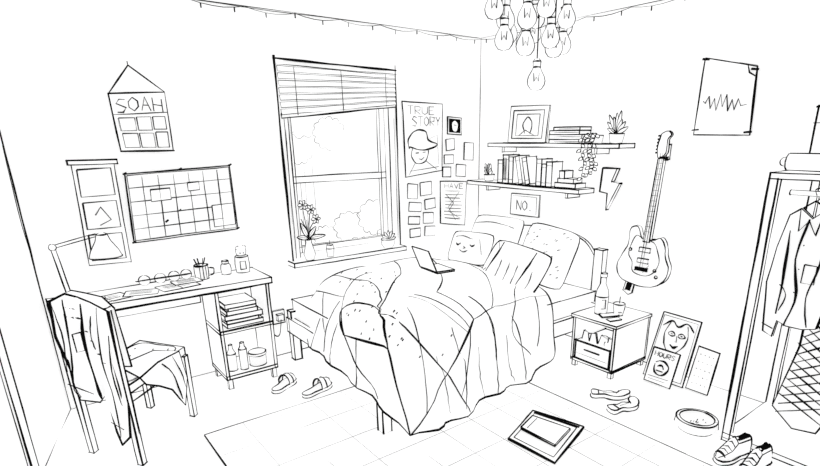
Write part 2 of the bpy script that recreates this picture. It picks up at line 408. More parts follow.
w.append((.9,.55)); s.ln([F(a,b) for a,b in w],MD,wob=0)
s.done()

# guitar
e=empty('electric_guitar'); GY=-1.95
def G(a,b,d=.07): return V((-d,GY-(a+(b-.85)*.07),.635+(b-.61)*1.0 if b>1.03 else .635+(b-.61)*.94))
s=Sk('guitar_body','glaze')
out=sm([G(a,b,.03) for a,b in [(-.04,1.0),(-.09,1.06),(-.15,1.04),(-.15,.94),(-.19,.84),(-.215,.74),(-.17,.65),(-.04,.61),(.10,.62),(.19,.69),(.21,.79),(.17,.88),(.15,.96),(.11,1.02),(.05,1.0)]],True,5)
s.prism(out,(-.04,0,0),MD,edges=False)
pg=sm([G(a,b,.073) for a,b in [(-.03,1.0),(-.09,1.02),(-.12,.95),(-.13,.86),(-.09,.80),(-.07,.72),(.03,.70),(.10,.74),(.13,.83),(.10,.92),(.06,.98)]],True,5)
s.ln(pg,TH,wob=0,closed=True)
for b in (.93,.84): s.prism([G(-.045,b,.073),G(.045,b,.073),G(.045,b-.035,.073),G(-.045,b-.035,.073)],(-.006,0,0),MD)
s.prism([G(-.05,.765,.073),G(.05,.765,.073),G(.05,.74,.073),G(-.05,.74,.073)],(-.012,0,0),MD,mi=1)
for a,b in ((.11,.76),(.13,.71),(-.12,.9)): 
    s.ln([G(a+.012*math.cos(t),b+.012*math.sin(t),.078) for t in [i*math.tau/8 for i in range(8)]],MD,wob=0,closed=True)
s.ln([G(.02,.73,.085),G(.07,.80,.1)],MD)
s.done(e)
s=Sk('guitar_neck','wood')
s.prism([G(-.026,.98,.05),G(.026,.98,.05),G(.021,1.56,.05),G(-.021,1.56,.05)],(-.03,0,0),MD)
for k in range(14): s.ln([G(-.024,1.035+k*.038,.083),G(.024,1.035+k*.038,.083)],HR)
for a in (-.01,.01): s.ln([G(a,.75,.086),G(a*.8,1.6,.084)],HR,wob=0)
s.done(e)
s=Sk('headstock','wood')
hs=sm([G(a,b,.05) for a,b in [(-.022,1.56),(-.045,1.62),(-.04,1.70),(-.03,1.73),(.015,1.745),(.04,1.72),(.02,1.69),(.025,1.60)]],True,3)
s.prism(hs,(-.022,0,0),MD,edges=False)
for k in range(6): s.lathe(G(-.055,1.60+k*.023,.06),[(.009,-.006),(.009,.006)],(),TH,8,mi=1,sil=False)
s.lathe(G(0,1.57,.045),[(.03,-.02),(.03,0)],(0,1),MD,10,mi=1,sil=False)
s.done(e)
s=Sk('wall_hanger','wood'); s.bx(-.05,-.002,GY-.07,GY-.02,1.58,1.68,MD); s.done(e)
s=Sk('strap','fabric'); s.prism([G(-.13,.66,.02),G(-.06,.62,.02),G(-.07,.52,.02),G(-.10,.50,.02),G(-.15,.53,.02)],(-.01,0,0),MD); s.prism([G(-.12,.60,.03),G(-.08,.60,.03),G(-.09,.54,.03),G(-.13,.54,.03)],(-.006,0,0),MD,mi=1); s.done(e)

# ---------------------------------------------------------------- desk
e=empty('writing_desk'); dx0,dx1,dy0,dy1=-3.72,-2.40,-.42,-.03; DZ=.79
s=Sk('desk_top','wood'); s.bx(dx0,dx1,dy0,dy1,DZ-.04,DZ,MD); s.ln([(dx0,dy0-.004,DZ-.045),(dx1-.1,dy0-.004,DZ-.042)],BD); s.done(e)
s=Sk('desk_legs','wood')
s.bx(dx0+.02,dx0+.06,dy0+.02,dy0+.06,0,DZ-.04,MD); s.bx(dx0+.02,dx0+.06,dy1-.05,dy1-.01,0,DZ-.04,MD); s.bx(dx0+.03,dx0+.05,dy0+.06,dy1-.05,.62,.70,TH)
s.bx(dx0+.06,-2.82,dy1-.04,dy1-.02,.60,.75,TH)
s.done(e)
s=Sk('side_shelf_unit','wood')
ux0,ux1,uy0,uy1=-2.80,-2.42,-.40,-.06
s.bx(ux0,ux0+.02,uy0,uy1,.08,DZ-.045,MD); s.bx(ux1-.02,ux1,uy0,uy1,.08,DZ-.045,MD); s.bx(ux0,ux1,uy1,uy1+.015,.08,DZ-.045,TH)
for z in (.08,.43): s.bx(ux0,ux1,uy0,uy1,z,z+.025,MD)
s.ln([(ux0,uy0-.004,.45),(ux1,uy0-.004,.45)],BD)
for x in (ux0+.01,ux1-.04):
    for y in (uy0+.01,uy1-.04): s.bx(x,x+.03,y,y+.03,0,.08,TH)
s.done(e)
s=Sk('stacked_books','paper'); z=.457
for w,h in ((.26,.03),(.23,.025),(.27,.035),(.22,.03),(.20,.02),(.22,.03)):
    o=random.uniform(-.02,.02); s.bx(-2.61-w/2+o,-2.61+w/2+o,-.37,-.15,z,z+h,MD); z+=h+.001
s.done()
s=Sk('shampoo_bottles','glaze')
s.lathe((-2.72,-.30,.107),[(.03,0),(.03,.13),(.012,.17),(.012,.2)],(0,1,3),MD); s.lathe((-2.645,-.33,.107),[(.026,0),(.026,.16),(.014,.18),(.014,.21)],(0,1,3),MD)
s.done()
s=Sk('round_tin','glaze'); s.lathe((-2.53,-.30,.107),[(.06,0),(.06,.08),(.064,.081),(.064,.10)],(0,1,3),MD); s.done()
s=Sk('desk_lamp','glaze')
b=V((-3.60,-.24,DZ)); s.lathe(b,[(.06,0),(.06,.015),(.02,.03)],(0,1),MD)
el=V((-3.63,-.22,1.14)); hd=V((-3.40,-.24,1.19))
off=V((0,0,.016))
for o in (-1,1): s.ln([b+V((.012*o,0,.03)),el+V((.012*o,0,0))],MD); s.ln([el+off*o*.6,hd+off*o*.6],MD)
s.ball(el,.018,MD); s.lathe(hd+V((.03,0,-.14)),[(.09,0),(.075,.04),(.04,.10),(.028,.14),(.012,.15)],(0,3),MD)
s.lathe(hd+V((.03,0,-.16)),[(.01,0),(.03,.015),(.028,.03)],(),TH)
s.done()
s=Sk('loose_papers','paper')
for i,(cx_,cy_,a,w,h) in enumerate(((-3.42,-.30,.3,.24,.16),(-3.22,-.30,-.3,.2,.13),(-3.00,-.30,.15,.24,.16),(-3.52,-.33,-.1,.18,.13),(-2.93,-.25,.05,.18,.12))):
    u=V((math.cos(a),math.sin(a),0))*w/2; v=V((-math.sin(a),math.cos(a),0))*h/2; c=V((cx_,cy_,DZ+.002+i*.005))
    s.prism([c-u-v,c+u-v,c+u+v,c-u+v],(0,0,.004),TH,edges=False,back=False)
    for k in range(3): s.ln([c-u*.7+v*(.5-k*.4)+V((0,0,.006)),c+u*.6+v*(.5-k*.4)+V((0,0,.006))],HR)
    if w>.22: s.ln([c-v*1.0+V((0,0,.006)),c+v*1.0+V((0,0,.008))],TH)
s.done()
s=Sk('bead_garland','glaze')
for x in (-3.16,-3.06,-2.97,-2.89): s.ball((x,-.075,DZ+.036),.034,MD)
s.ln([(x,-.11,DZ+.045) for x in (-3.22,-3.1,-3.0,-2.9,-2.86)],MD); s.done()
s=Sk('pencil_mug','glaze')
c=V((-2.80,-.14,DZ+.1)); s.lathe(c-V((0,0,.1)),[(.04,0),(.045,.05),(.045,.10)],(0,2),BD)
for dx,dy in ((-.03,0),(-.01,.01),(.015,-.01),(.03,.01)): s.ln([c+V((dx*.5,dy,-.02)),c+V((dx*1.3,dy,.05))],BD)
s.ln([c+V((-.022,-.047,-.005)),c+V((-.022,-.047,-.09))],MD); s.ln([c+V((0,-.05,-.005)),c+V((0,-.05,-.09))],BD); s.ln([c+V((.02,-.047,-.005)),c+V((.02,-.047,-.09))],MD)
s.ln(sm([c+V((.04,-.02,-.02)),c+V((.08,-.02,-.03)),c+V((.075,-.02,-.07)),c+V((.04,-.02,-.08))]),MD); s.done()
s=Sk('glass_jar','glaze'); s.lathe((-2.62,-.11,DZ),[(.03,0),(.035,.04),(.03,.07),(.02,.08),(.022,.1)],(0,3,4),MD); s.done()
s=Sk('bear_bottle','glaze'); s.lathe((-2.50,-.12,DZ),[(.045,0),(.05,.06),(.045,.12),(.03,.13),(.036,.16),(.03,.19),(.012,.20)],(0,2,3),MD)
s.ln([(-2.53,-.165,DZ+.03),(-2.49,-.17,DZ+.03),(-2.49,-.17,DZ+.09),(-2.53,-.165,DZ+.09)],MD,closed=True); s.ball((-2.525,-.13,DZ+.185),.012,TH); s.ball((-2.475,-.13,DZ+.185),.012,TH)
s.ln([(-2.52,-.155,DZ+.15),(-2.515,-.155,DZ+.15)],BD); s.ln([(-2.495,-.155,DZ+.15),(-2.49,-.155,DZ+.15)],BD); s.done()

# ---------------------------------------------------------------- chair
e=empty('desk_chair')
A=V((-3.48,-1.02,0));B=V((-3.68,-.70,0));Cc=V((-3.10,-.62,0));D=V((-3.30,-.31,0))
up=V((0,0,1)); ab=(B-A).normalized(); fw=(Cc-A).normalized()
s=Sk('chair_legs','wood')
def post(p,q,w=.035,r=MD):
    a=ab*w; f=fw*w; p,q=V(p)-a/2-f/2,V(q)-a/2-f/2
    s.box(p,a,f,q-p,r)
post(A,A+up*.94-fw*.03); post(B,B+up*.94-fw*.03); post(Cc,Cc+up*.43); post(D,D+up*.43)
for p,q in ((A,Cc),(B,D)): s.ln([p+up*.38,q+up*.38],MD)
s.done(e)
s=Sk('chair_back_rails','wood')
for z in (.62,.74,.86): s.box(A+up*z-fw*.03,(B-A),fw*.02,up*.05,MD)
s.done(e)
s=Sk('chair_seat','fabric')
q=[A+up*.43,Cc+up*.43+fw*.02,D+up*.43+fw*.02,B+up*.43]
s.prism(q,up*.05,MD)
F=bl([p+up*.052 for p in q]); s.ln(sm([F(.08,.1),F(.5,.04),F(.93,.1),F(.96,.5),F(.92,.92),F(.5,.96),F(.1,.9)],True),TH)
for k in range(12): 
    p=F(random.uniform(.3,.9),random.uniform(.15,.85)); s.ln([p,p+V((.008,.004,0))],MD)
s.done(e)
s=Sk('denim_jacket','fabric')
def J(a,z,d=.05): return A+ab*a*.36+up*z-fw*d
rear=[J(-.10,.93),J(.15,.975),J(.45,.985),J(.75,.99),J(1.0,.95),J(1.04,.75),J(1.0,.55),J(1.02,.42),J(.82,.385),J(.45,.39),J(.34,.44),J(.25,.22),J(.12,.16),J(.0,.20),J(-.06,.40),J(-.12,.65)]
rear=[p-fw*.02*math.sin(i*1.7) for i,p in enumerate(rear)]
s.f(rear); s.ln(rear,BD,closed=True)
front=[J(-.10,.93,-.0),J(.15,.975,-.02),J(.45,.985,-.02),J(.75,.99,-.02),J(1.0,.95,0),J(1.0,.6,-.05),J(.5,.55,-.06),J(-.06,.58,-.05)]
s.f(front); s.ln(front,MD,closed=True)
for i in range(4): s.f([rear[i],rear[i+1],front[i+1],front[i]])
s.ln(sm([J(.05,.95,.07),J(.14,.7,.08),J(.08,.45,.08),J(.14,.2,.07)]),TH); s.ln(sm([J(.35,.96,.07),J(.42,.75,.08),J(.36,.5,.08),J(.35,.42,.07)]),BD)
s.ln(sm([J(.7,.97,.07),J(.74,.7,.08),J(.86,.5,.08),J(.82,.4,.07)]),MD); s.ln(sm([J(.95,.93,.07),J(.89,.75,.07),J(.96,.55,.07)]),TH)
s.ln([J(.47,.45,.08),J(.99,.48,.08)],TH); s.ln(sm([J(.2,.9,.07),J(.25,.8,.08),J(.22,.72,.08)]),TH); s.ln([J(.48,.8,.07),J(.66,.78,.07),J(.65,.68,.07),J(.48,.7,.07)],TH,closed=True)
s.ln(sm([J(-.04,.8,.06),J(.02,.6,.07),J(-.01,.4,.06)]),TH); s.ln([J(.02,.26,.075),J(.26,.29,.075)],TH)
s.done()
s=Sk('folded_jeans','fabric')
e1=lambda t,z,d=.035: A+(Cc-A)*t+up*z-ab*d
q=[e1(.15,.50),e1(.45,.52),e1(.85,.50),e1(.92,.30),e1(.80,.14),e1(.62,.30),e1(.42,.38),e1(.22,.44)]
s.f(q); s.ln(q,MD,closed=True)
top=[e1(.15,.50),e1(.45,.52),e1(.85,.50),e1(.8,.49,-.15),e1(.3,.50,-.2)]; s.f(top); s.ln(top,MD,closed=True)
s.ln(sm([e1(.5,.5,.045),e1(.65,.4,.045),e1(.75,.2,.045)]),MD); s.ln(sm([e1(.7,.5,.045),e1(.8,.38,.045),e1(.85,.25,.045)]),TH)
s.done()

# ---------------------------------------------------------------- bed
e=empty('double_bed')
s=Sk('bed_frame','wood')
bx0,bx1,by0,by1=-2.20,-.06,-1.60,-.12
s.bx(bx0,bx1,by0,by0+.04,.24,.36,MD); s.bx(bx0,bx1,by1-.04,by1,.24,.36,MD); s.bx(bx0,bx0+.04,by0,by1,.24,.36,MD)
for x,y in ((bx0-.04,by0-.02),(bx0+.02,by1-.06),(bx1-.06,by0),(bx1-.06,by1-.06)): s.bx(x-.01,x+.05,y-.01,y+.05,0,.42,BD if x<-1 else MD)
s.done(e)
s=Sk('headboard','wood')
hb=[(-.12,.80),(-.3,.86),(-.6,.94),(-.9,.97),(-1.2,.96),(-1.4,.90),(-1.5,.80)]
P=[V((-.03,-.12,.3))]+sm([(-.03,y,z) for y,z in hb],False,4)+[V((-.03,-1.5,.3))]
s.prism(P,(-.035,0,0),MD,edges=False)
s.bx(-.09,-.03,-1.60,-1.52,0,.86,MD); s.bx(-.09,-.03,-.12,-.06,0,.86,MD)
s.done(e)
s=Sk('mattress','fabric'); s.bx(-2.15,-.09,-1.56,-.15,.345,.51,MD); s.done(e)
def pillow(name,c,u,v,W,Hh,T,r=MD,deco=None):
    s=Sk(name,'fabric'); u,v=V(u).normalized(),V(v); n=u.cross(v).normalized()
    if n.dot(CAMP-V(c))<0: n=-n
    v=n.cross(u).normalized(); v=v if v.z>0 else -v
    c=V(c)
    def P(a,b,side=1):
        a_=a*(1-.05*(1-b*b)); b_=b*(1-.02*(1-a*a)); th=T/2*math.sqrt(max(0,(1-abs(a)**3)*(1-abs(b)**3)))
        k=1-.12*(abs(a)*abs(b))**3
        return c+u*a_*W/2*k+v*b_*Hh/2*k+n*th*side
    N=10
    for sd in (1,-1):
        vs=[[s.bm.verts.new(P(-1+2*i/N,-1+2*j/N,sd)) for j in range(N+1)] for i in range(N+1)]
        for i in range(N):
            for j in range(N):
                fc=s.bm.faces.new((vs[i][j],vs[i+1][j],vs[i+1][j+1],vs[i][j+1])); fc.smooth=True
    bd=[P(-1+2*i/8,-1) for i in range(8)]+[P(1,-1+2*i/8) for i in range(8)]+[P(1-2*i/8,1) for i in range(8)]+[P(-1,1-2*i/8) for i in range(8)]
    s.ln(bd,r,closed=True)
    if deco: deco(s,lambda a,b:P(a,b)+n*.006)
    s.done()
def d_face(s,P):
    for k in (-.45,.25): s.ln(sm([P(k-.12,.1),P(k,.0),P(k+.12,.12)]),BD)
    s.ln(sm([P(-.3,-.3),P(-.1,-.42),P(.1,-.3)]),MD); s.ln(sm([P(-.7,.5),P(-.3,.6),P(.2,.45)]),TH); s.ln([P(.5,.5),P(.75,-.4)],TH)
    s.ln([P(-.15,-.05),P(-.05,-.15),P(-.15,-.2)],MD)
def d_dark(s,P):
    for a in (-.6,.55): s.ln(sm([P(a,.85),P(a+.05,.2),P(a-.08,-.8)]),BD)
    for a in (-.3,0,.28,.75): s.ln(sm([P(a,-.9),P(a+.06,-.4),P(a+.02,0)]),TH)
    s.ln([P(-.8,.8),P(-.5,.3)],MD); s.ln([P(-.95,-.9),P(-.7,-.6)],MD)
def d_dots(s,P):
    for k in range(46):
        a,b=random.uniform(-.85,.85),random.uniform(-.85,.85); s.ln([P(a,b),P(a+.045,b+.045)],MD,wob=0)
def d_line(s,P): s.ln(sm([P(-.8,.4),P(0,.5),P(.8,.35)]),TH)
pillow('white_pillow',(-.24,-.50,.86),(.15,-1,0),(.5,0,.85),.60,.38,.16,MD,d_line)
pillow('dotted_pillow',(-.32,-1.20,.79),(-.12,-1,-.06),(.35,0,.9),.64,.50,.15,MD,d_dots)
pillow('sleepy_face_cushion',(-.60,-.56,.79),(.25,-1,0),(.45,0,.85),.46,.30,.12,MD,d_face)
pillow('dark_trim_pillow',(-.66,-1.17,.74),(-.05,-1,-.08),(.55,0,.8),.68,.37,.14,BD,d_dark)

# duvet: subdivided draped cage
dv=dict(A=(-2.0,-.18,.58),B=(-1.83,-.23,.70),C=(-1.50,-.32,.74),D=(-1.12,-.43,.78),E=(-.84,-.55,.72),F=(-.65,-.77,.66),G=(-.58,-1.19,.62),H=(-.58,-1.52,.62),
 I=(-.76,-1.72,.25),J=(-.86,-1.78,.13),K=(-1.42,-1.84,.13),L=(-1.80,-1.90,.12),M=(-2.31,-2.00,.15),N=(-2.28,-1.56,.30),O=(-2.28,-.75,.24),P=(-2.14,-.16,.35),
 Q=(-2.19,-1.50,.86),R=(-1.65,-1.42,.80),S=(-1.58,-1.76,.68),T=(-1.92,-1.86,.4),U=(-2.07,-.85,.70),V=(-1.25,-1.58,.64),W=(-2.26,-1.74,.62),X=(-2.25,-1.14,.52),Y=(-1.20,-1.76,.35),
 a=(-1.96,-.13,.4),b=(-1.8,-.12,.4),c=(-1.4,-.12,.4),d=(-1.1,-.12,.4),e=(-.8,-.13,.4))
dv={k:V(v) for k,v in dv.items()}
faces='ABU APU PUO UXO XNO XWN WMN BCU CQU UQX QWX WMT QWT QRS QST CRQ CDR DER EFR FVR FGV RVS GHV HYV HIY IJY VYS YKS JKY SKL SLT TLM APa ABba BCcb CDdc DEed'.split()
tb=bmesh.new(); vm={k:tb.verts.new(v) for k,v in dv.items()}
for fc in faces: tb.faces.new([vm[k] for k in fc])
bmesh.ops.recalc_face_normals(tb,faces=tb.faces)
cl=tb.edges.layers.float.new('crease_edge')
for pr in ('AB','BC','CD','DE','GH','HI','ST','WM','XW','QT','QW','LM','MN','TM'):
    ed=tb.edges.get((vm[pr[0]],vm[pr[1]]))
    if ed: ed[cl]=.6
tm=bpy.data.meshes.new('tmp_cage'); tb.to_mesh(tm); tb.free()
to=bpy.data.objects.new('tmp_cage',tm); bpy.context.collection.objects.link(to)
md=to.modifiers.new('s','SUBSURF'); md.levels=3; md.render_levels=3
dg=bpy.context.evaluated_depsgraph_get(); dg.update()
em=bpy.data.meshes.new_from_object(to.evaluated_get(dg))
s=Sk('rumpled_duvet','fabric'); s.bm.from_mesh(em)
bpy.data.objects.remove(to); bpy.data.meshes.remove(tm)
for v in s.bm.verts:
    p=v.co; amp=.026*max(0,min(1,(.58-p.z)/.4))
    x,y=p.x,p.y
    if y<-1.55: p.y-=amp*math.sin(20*x)
    if x<-2.02: p.x-=amp*.8*math.sin(17*y)
    if p.z>.5: p.z+=.012*math.sin(9*x+4*y)*math.sin(7*y-3*x)
    else: p.z+=.02*math.sin(8*x+6*y)*amp/.026
for f_ in s.bm.faces: f_.smooth=True; f_.material_index=0
bv=BVHTree.FromBMesh(s.bm)
adj={}
for ed in s.bm.edges:
    if ed.is_boundary:
        a,b=ed.verts; adj.setdefault(a,[]).append(b); adj.setdefault(b,[]).append(a)
st=next(iter(adj)); loop=[st]; prv=None; cur=st
while True:
    nx=[q for q in adj[cur] if q is not prv]
    if not nx: break
    prv,cur=cur,nx[0]
    if cur is st: break
    loop.append(cur)
hem=[v.co.copy() for v in loop]
s.ln(hem,.0068,wob=.001,closed=True)
def onS(path,r=TH):
    P=[dv[x] if isinstance(x,str) else V(x) for x in path]; P=sm(P,False,7); q=[]
    for p in P:
        h=bv.find_nearest(p)
        if h[0] is not None: q.append(h[0]+(CAMP-h[0]).normalized()*.005)
    s.ln(q,r,wob=.0012)
lp=lambda a,b,t:dv[a].lerp(dv[b],t)
for p,r in (('ABC',BD),('CDE',MD),('HI',MD),('WM',BD),('QT',MD),('ST',BD),('RS',MD),('XW',BD),('UX',MD),('AU',TH),('SV',TH),('VH',HR),('TL',MD),('PA',MD),('GH',TH),('TM',MD),('QW',BD)):
    onS(list(p),r)
onS(['Q',lp('Q','U',.35),lp('U','X',.4),'X'],MD); onS(['U',lp('U','C',.4),lp('C','Q',.3)],TH)
onS([lp('C','D',.5),lp('C','R',.5),'Q'],MD); onS(['B',lp('C','Q',.6),'Q'],TH); onS([lp('D','E',.5),lp('E','R',.7),'R'],MD); onS([lp('E','F',.6),lp('F','V',.4),lp('V','S',.2)],TH)
onS([lp('R','V',.5),lp('S','Y',.4),lp('S','K',.6)],MD); onS([lp('G','V',.3),lp('V','Y',.6),lp('Y','J',.4)],TH)
onS([lp('Q','S',.3),lp('Q','T',.6),lp('T','M',.6)],TH); onS([lp('Q','R',.6),lp('S','T',.2),lp('T','L',.6)],TH)
onS([lp('H','V',.3),lp('Y','I',.5)],MD); onS([lp('Q','R',.5),lp('S','T',.3)],HR); onS([lp('U','X',.6),lp('X','N',.5),lp('N','M',.2)],MD)
onS([lp('U','O',.1),lp('U','O',.5),lp('X','O',.7)],TH); onS([lp('A','U',.4),lp('U','O',.6)],TH)
for xk in (-1.178,-1.492,-1.806): onS([(xk+.03,-1.64,.56),(xk+.01,-1.76,.38),(xk-.02,-1.86,.14)],TH); onS([(xk-.13,-1.7,.45),(xk-.14,-1.8,.3),(xk-.12,-1.86,.15)],HR)
for yk in (-.647,-1.016,-1.386): onS([(-2.2,yk+.03,.55),(-2.26,yk,.36),(-2.3,yk-.02,.22)],TH)
for tri,n in (('CQU',9),('UQX',8),('BCU',6),('QWT',8),('QST',5),('CRQ',5),('QWX',4)):
    for _ in range(n):
        a,b=random.random(),random.random()
        if a+b>1: a,b=1-a,1-b
        p=dv[tri[0]]+(dv[tri[1]]-dv[tri[0]])*(.08+a*.84)+(dv[tri[2]]-dv[tri[0]])*b*.84
        h=bv.find_nearest(p)
        if h[0] is not None:
            q=h[0]+(CAMP-h[0]).normalized()*.006; s.ln([q-V((.007,0,.004)),q+V((.007,0,.004))],MD,wob=0); s.ln([q-V((0,0,.008)),q+V((0,0,.008))],TH,wob=0)
s.done()
s=Sk('open_laptop','paper')
p0=V((-1.50,-1.22,.825)); u=V((.02,.22,.0)); k=V((.17,.01,-.01)); w=V((-.07,0,.17))
s.prism([p0,p0+k,p0+k+u,p0+u],(0,0,.012),MD); s.prism([p0+up*.012,p0+u+up*.012,p0+u+w,p0+w],(-.006,0,0),MD)
s.done()

# ---------------------------------------------------------------- nightstand
e=empty('nightstand')
s=Sk('cabinet','wood')
nx0,nx1,ny0,ny1,NZ=-.50,-.05,-2.05,-1.67,.41
s.bx(nx0,nx1,ny0,ny0+.02,.06,NZ,MD); s.bx(nx0,nx1,ny1-.02,ny1,.06,NZ,MD); s.bx(nx1-.02,nx1,ny0,ny1,.06,NZ,TH)
s.bx(nx0,nx1,ny0,ny1,.05,.07,MD); s.bx(nx0-.015,nx1,ny0-.01,ny1+.01,NZ,NZ+.02,MD)
for x in (nx0+.01,nx1-.04):
    for y in (ny0+.01,ny1-.04): s.bx(x,x+.03,y,y+.03,0,.05,TH)
s.done(e)
s=Sk('storage_basket','wood'); s.bx(nx0+.005,nx1-.06,ny0+.035,ny1-.035,.075,.22,BD); 
s.ln([(nx0-.002,ny0+.12,.165),(nx0-.002,ny1-.12,.165)],XB*1.3); s.ln([(nx0-.002,ny0+.05,.12),(nx0-.002,ny1-.05,.12)],HR); s.done(e)
s=Sk('basket_clutter','paper')
for y,x,r_ in ((-1.95,-.42,.032),(-1.78,-.40,.036),(-1.87,-.36,.034)): s.ball((x,y,.235),r_,MD)
for y,a in ((-1.90,.3),(-1.83,-.25),(-1.98,.15),(-1.75,.2)):
    c=V((-.44,y,.20)); u=V((0,math.cos(a),math.sin(a)))*.07; v=V((.02,-math.sin(a),math.cos(a)))*.09
    s.prism([c-u*.5,c+u*.5,c+u*.5+v,c-u*.5+v],(.012,0,0),MD)
s.done(e)
TZ=NZ+.022
s=Sk('water_bottle','glaze'); s.lathe((-.34,-1.80,TZ),[(.045,0),(.047,.14),(.04,.19),(.018,.24),(.018,.29),(.024,.295),(.022,.32)],(0,1,4,6),MD)
s.ln([(-.385,-1.83,TZ+.05),(-.36,-1.85,TZ+.05),(-.36,-1.85,TZ+.12),(-.385,-1.83,TZ+.12)],TH); s.done()
s=Sk('drinking_cup','glaze'); s.lathe((-.27,-1.91,TZ),[(.03,0),(.04,.06),(.042,.09)],(0,2),MD)
s.ln([(-.305,-1.93,TZ+.03),(-.285,-1.95,TZ+.03)],BD)
s.ln([(-.27,-1.91,TZ+.06),(-.25,-1.90,TZ+.14)],MD); s.done()
s=Sk('phone_and_note','paper'); c=V((-.43,-1.88,TZ)); s.prism([c,c+V((.13,-.06,0)),c+V((.17,-.0,0)),c+V((.04,.06,0))],(0,0,.008),MD); 
c=V((-.46,-1.97,TZ)); s.prism([c,c+V((.1,-.03,0)),c+V((.12,.02,0)),c+V((.02,.05,0))],(0,0,.006),TH); s.done()

# ---------------------------------------------------------------- prints leaning on wall
s=Sk('portrait_print','paper')
q=[V((-.03,-2.15,.47)),V((-.03,-2.44,.46)),V((-.22,-2.46,.01)),V((-.22,-2.15,.01))]; s.prism(q,(-.008,0,0),MD); F=bl([p-V((.014,0,-.002)) for p in q])
s.ln([F(.05,.04),F(.95,.04),F(.95,.96),F(.05,.96)],HR,closed=True)
s.ln(sm([F(.28,.12),F(.2,.3),F(.28,.48),F(.5,.58),F(.7,.48),F(.8,.3),F(.72,.12)]),MD); s.ln(sm([F(.1,.2),F(.3,.1),F(.5,.16),F(.7,.08),F(.9,.18)]),BD)
for k in (.38,.64):
    s.ln(sm([F(k-.09,.29),F(k,.25),F(k+.09,.29),F(k,.32)],True),MD); s.ln([F(k-.02,.285),F(k+.02,.285)],BD)
s.ln(sm([F(.42,.45),F(.52,.48),F(.62,.44)]),XB); s.ln([F(.52,.3),F(.55,.39),F(.5,.39)],TH)
s.done()
s=Sk('small_poster','paper')
q=[V((-.20,-2.20,.24)),V((-.20,-2.40,.24)),V((-.31,-2.41,.01)),V((-.31,-2.21,.01))]; s.prism(q,(-.008,0,0),MD); F=bl([p-V((.014,0,-.002)) for p in q])
text(s,F,'HOURS',.1,.9,.08,.22,TH); s.ln(sm([F(.25,.4),F(.55,.32),F(.78,.5),F(.6,.72),F(.3,.68)],True),BD); s.ln(sm([F(.35,.5),F(.5,.45),F(.6,.55)]),BD); s.ln([F(.35,.62),F(.6,.62)],BD)
s.ln([F(.1,.82),F(.9,.80)],MD); s.ln([F(.15,.9),F(.8,.89)],TH); s.done()
s=Sk('dotted_print','paper')
q=[V((-.08,-2.47,.30)),V((-.08,-2.62,.29)),V((-.20,-2.63,.01)),V((-.20,-2.475,.01))]; s.prism(q,(-.008,0,0),MD); F=bl([p-V((.014,0,-.002)) for p in q])
for i in range(4):
    for j in range(5): s.ln([F(.2+i*.2,.15+j*.17),F(.23+i*.2,.16+j*.17)],MD)
s.done()

# ---------------------------------------------------------------- floor things
s=Sk('area_rug','fabric'); s.bx(-3.12,-1.02,-3.7,-.94,0,.008,TH)
for k in range(1,9): 
    x=-3.12+k*.235; s.ln([(x,-.95,.009),(x+random.uniform(-.02,.02),-3.6,.009)],.0009)
for k in range(1,9):
    y=-.94-k*.3; s.ln([(-3.1,y,.009),(-1.04,y+random.uniform(-.02,.02),.009)],.0009)
s.done()
def slipper(c,ang,L=.26,Wd=.1):
    s=Sk('slipper','fabric'); c=V(c); u=V((math.cos(ang),math.sin(ang),0)); v=V((-u.y,u.x,0))
    o=sm([c+u*a*L+v*b*Wd for a,b in ((-.5,0),(-.4,.35),(-.1,.35),(.25,.5),(.48,.3),(.5,0),(.42,-.35),(.2,-.5),(-.1,-.38),(-.4,-.35))],True,3)
    s.prism(o,(0,0,.025),MD,edges=False)
    secs=[]
    for a,w,h in ((.02,.48,.075),(.2,.5,.07),(.38,.42,.05),(.5,.12,.03)):
        secs.append([c+u*a*L+v*w*Wd*math.cos(t*math.pi/8)+V((0,0,.02+h*math.sin(t*math.pi/8))) for t in range(9)])
    for i in range(3):
        for k in range(8): s.f([secs[i][k],secs[i][k+1],secs[i+1][k+1],secs[i+1][k]])
    s.ln(secs[0],BD); s.ln([secs[i][4] for i in range(4)],TH); s.ln(secs[1],BD)
    s.ln(secs[2],TH); s.done()
slipper((-2.46,-.60,.001),.55,.24,.1); slipper((-2.30,-.82,.001),.3,.26,.1)
s=Sk('open_magazine','paper')
q=[V((-1.70,-2.16,.012)),V((-1.33,-2.02,.012)),V((-1.24,-2.36,.012)),V((-1.68,-2.50,.012))]; s.prism(q,(0,0,.006),BD)
F=bl([p+V((0,0,.010)) for p in q]); s.ln([F(.08,.08),F(.92,.08),F(.92,.92),F(.08,.92)],TH,closed=True); s.f([F(.92,.05),F(.97,.05),F(.97,.95),F(.92,.95)],1); s.done()
s=Sk('notepad','paper'); q=[V((-1.57,-2.14,.026)),V((-1.41,-2.09,.026)),V((-1.35,-2.34,.026)),V((-1.56,-2.40,.026))]; s.prism(q,(0,0,.012),MD)
F=bl([p+V((0,0,.016)) for p in q]); s.ln([F(.1,.15),F(.9,.15)],TH); s.done()
s=Sk('pair_of_socks','fabric')
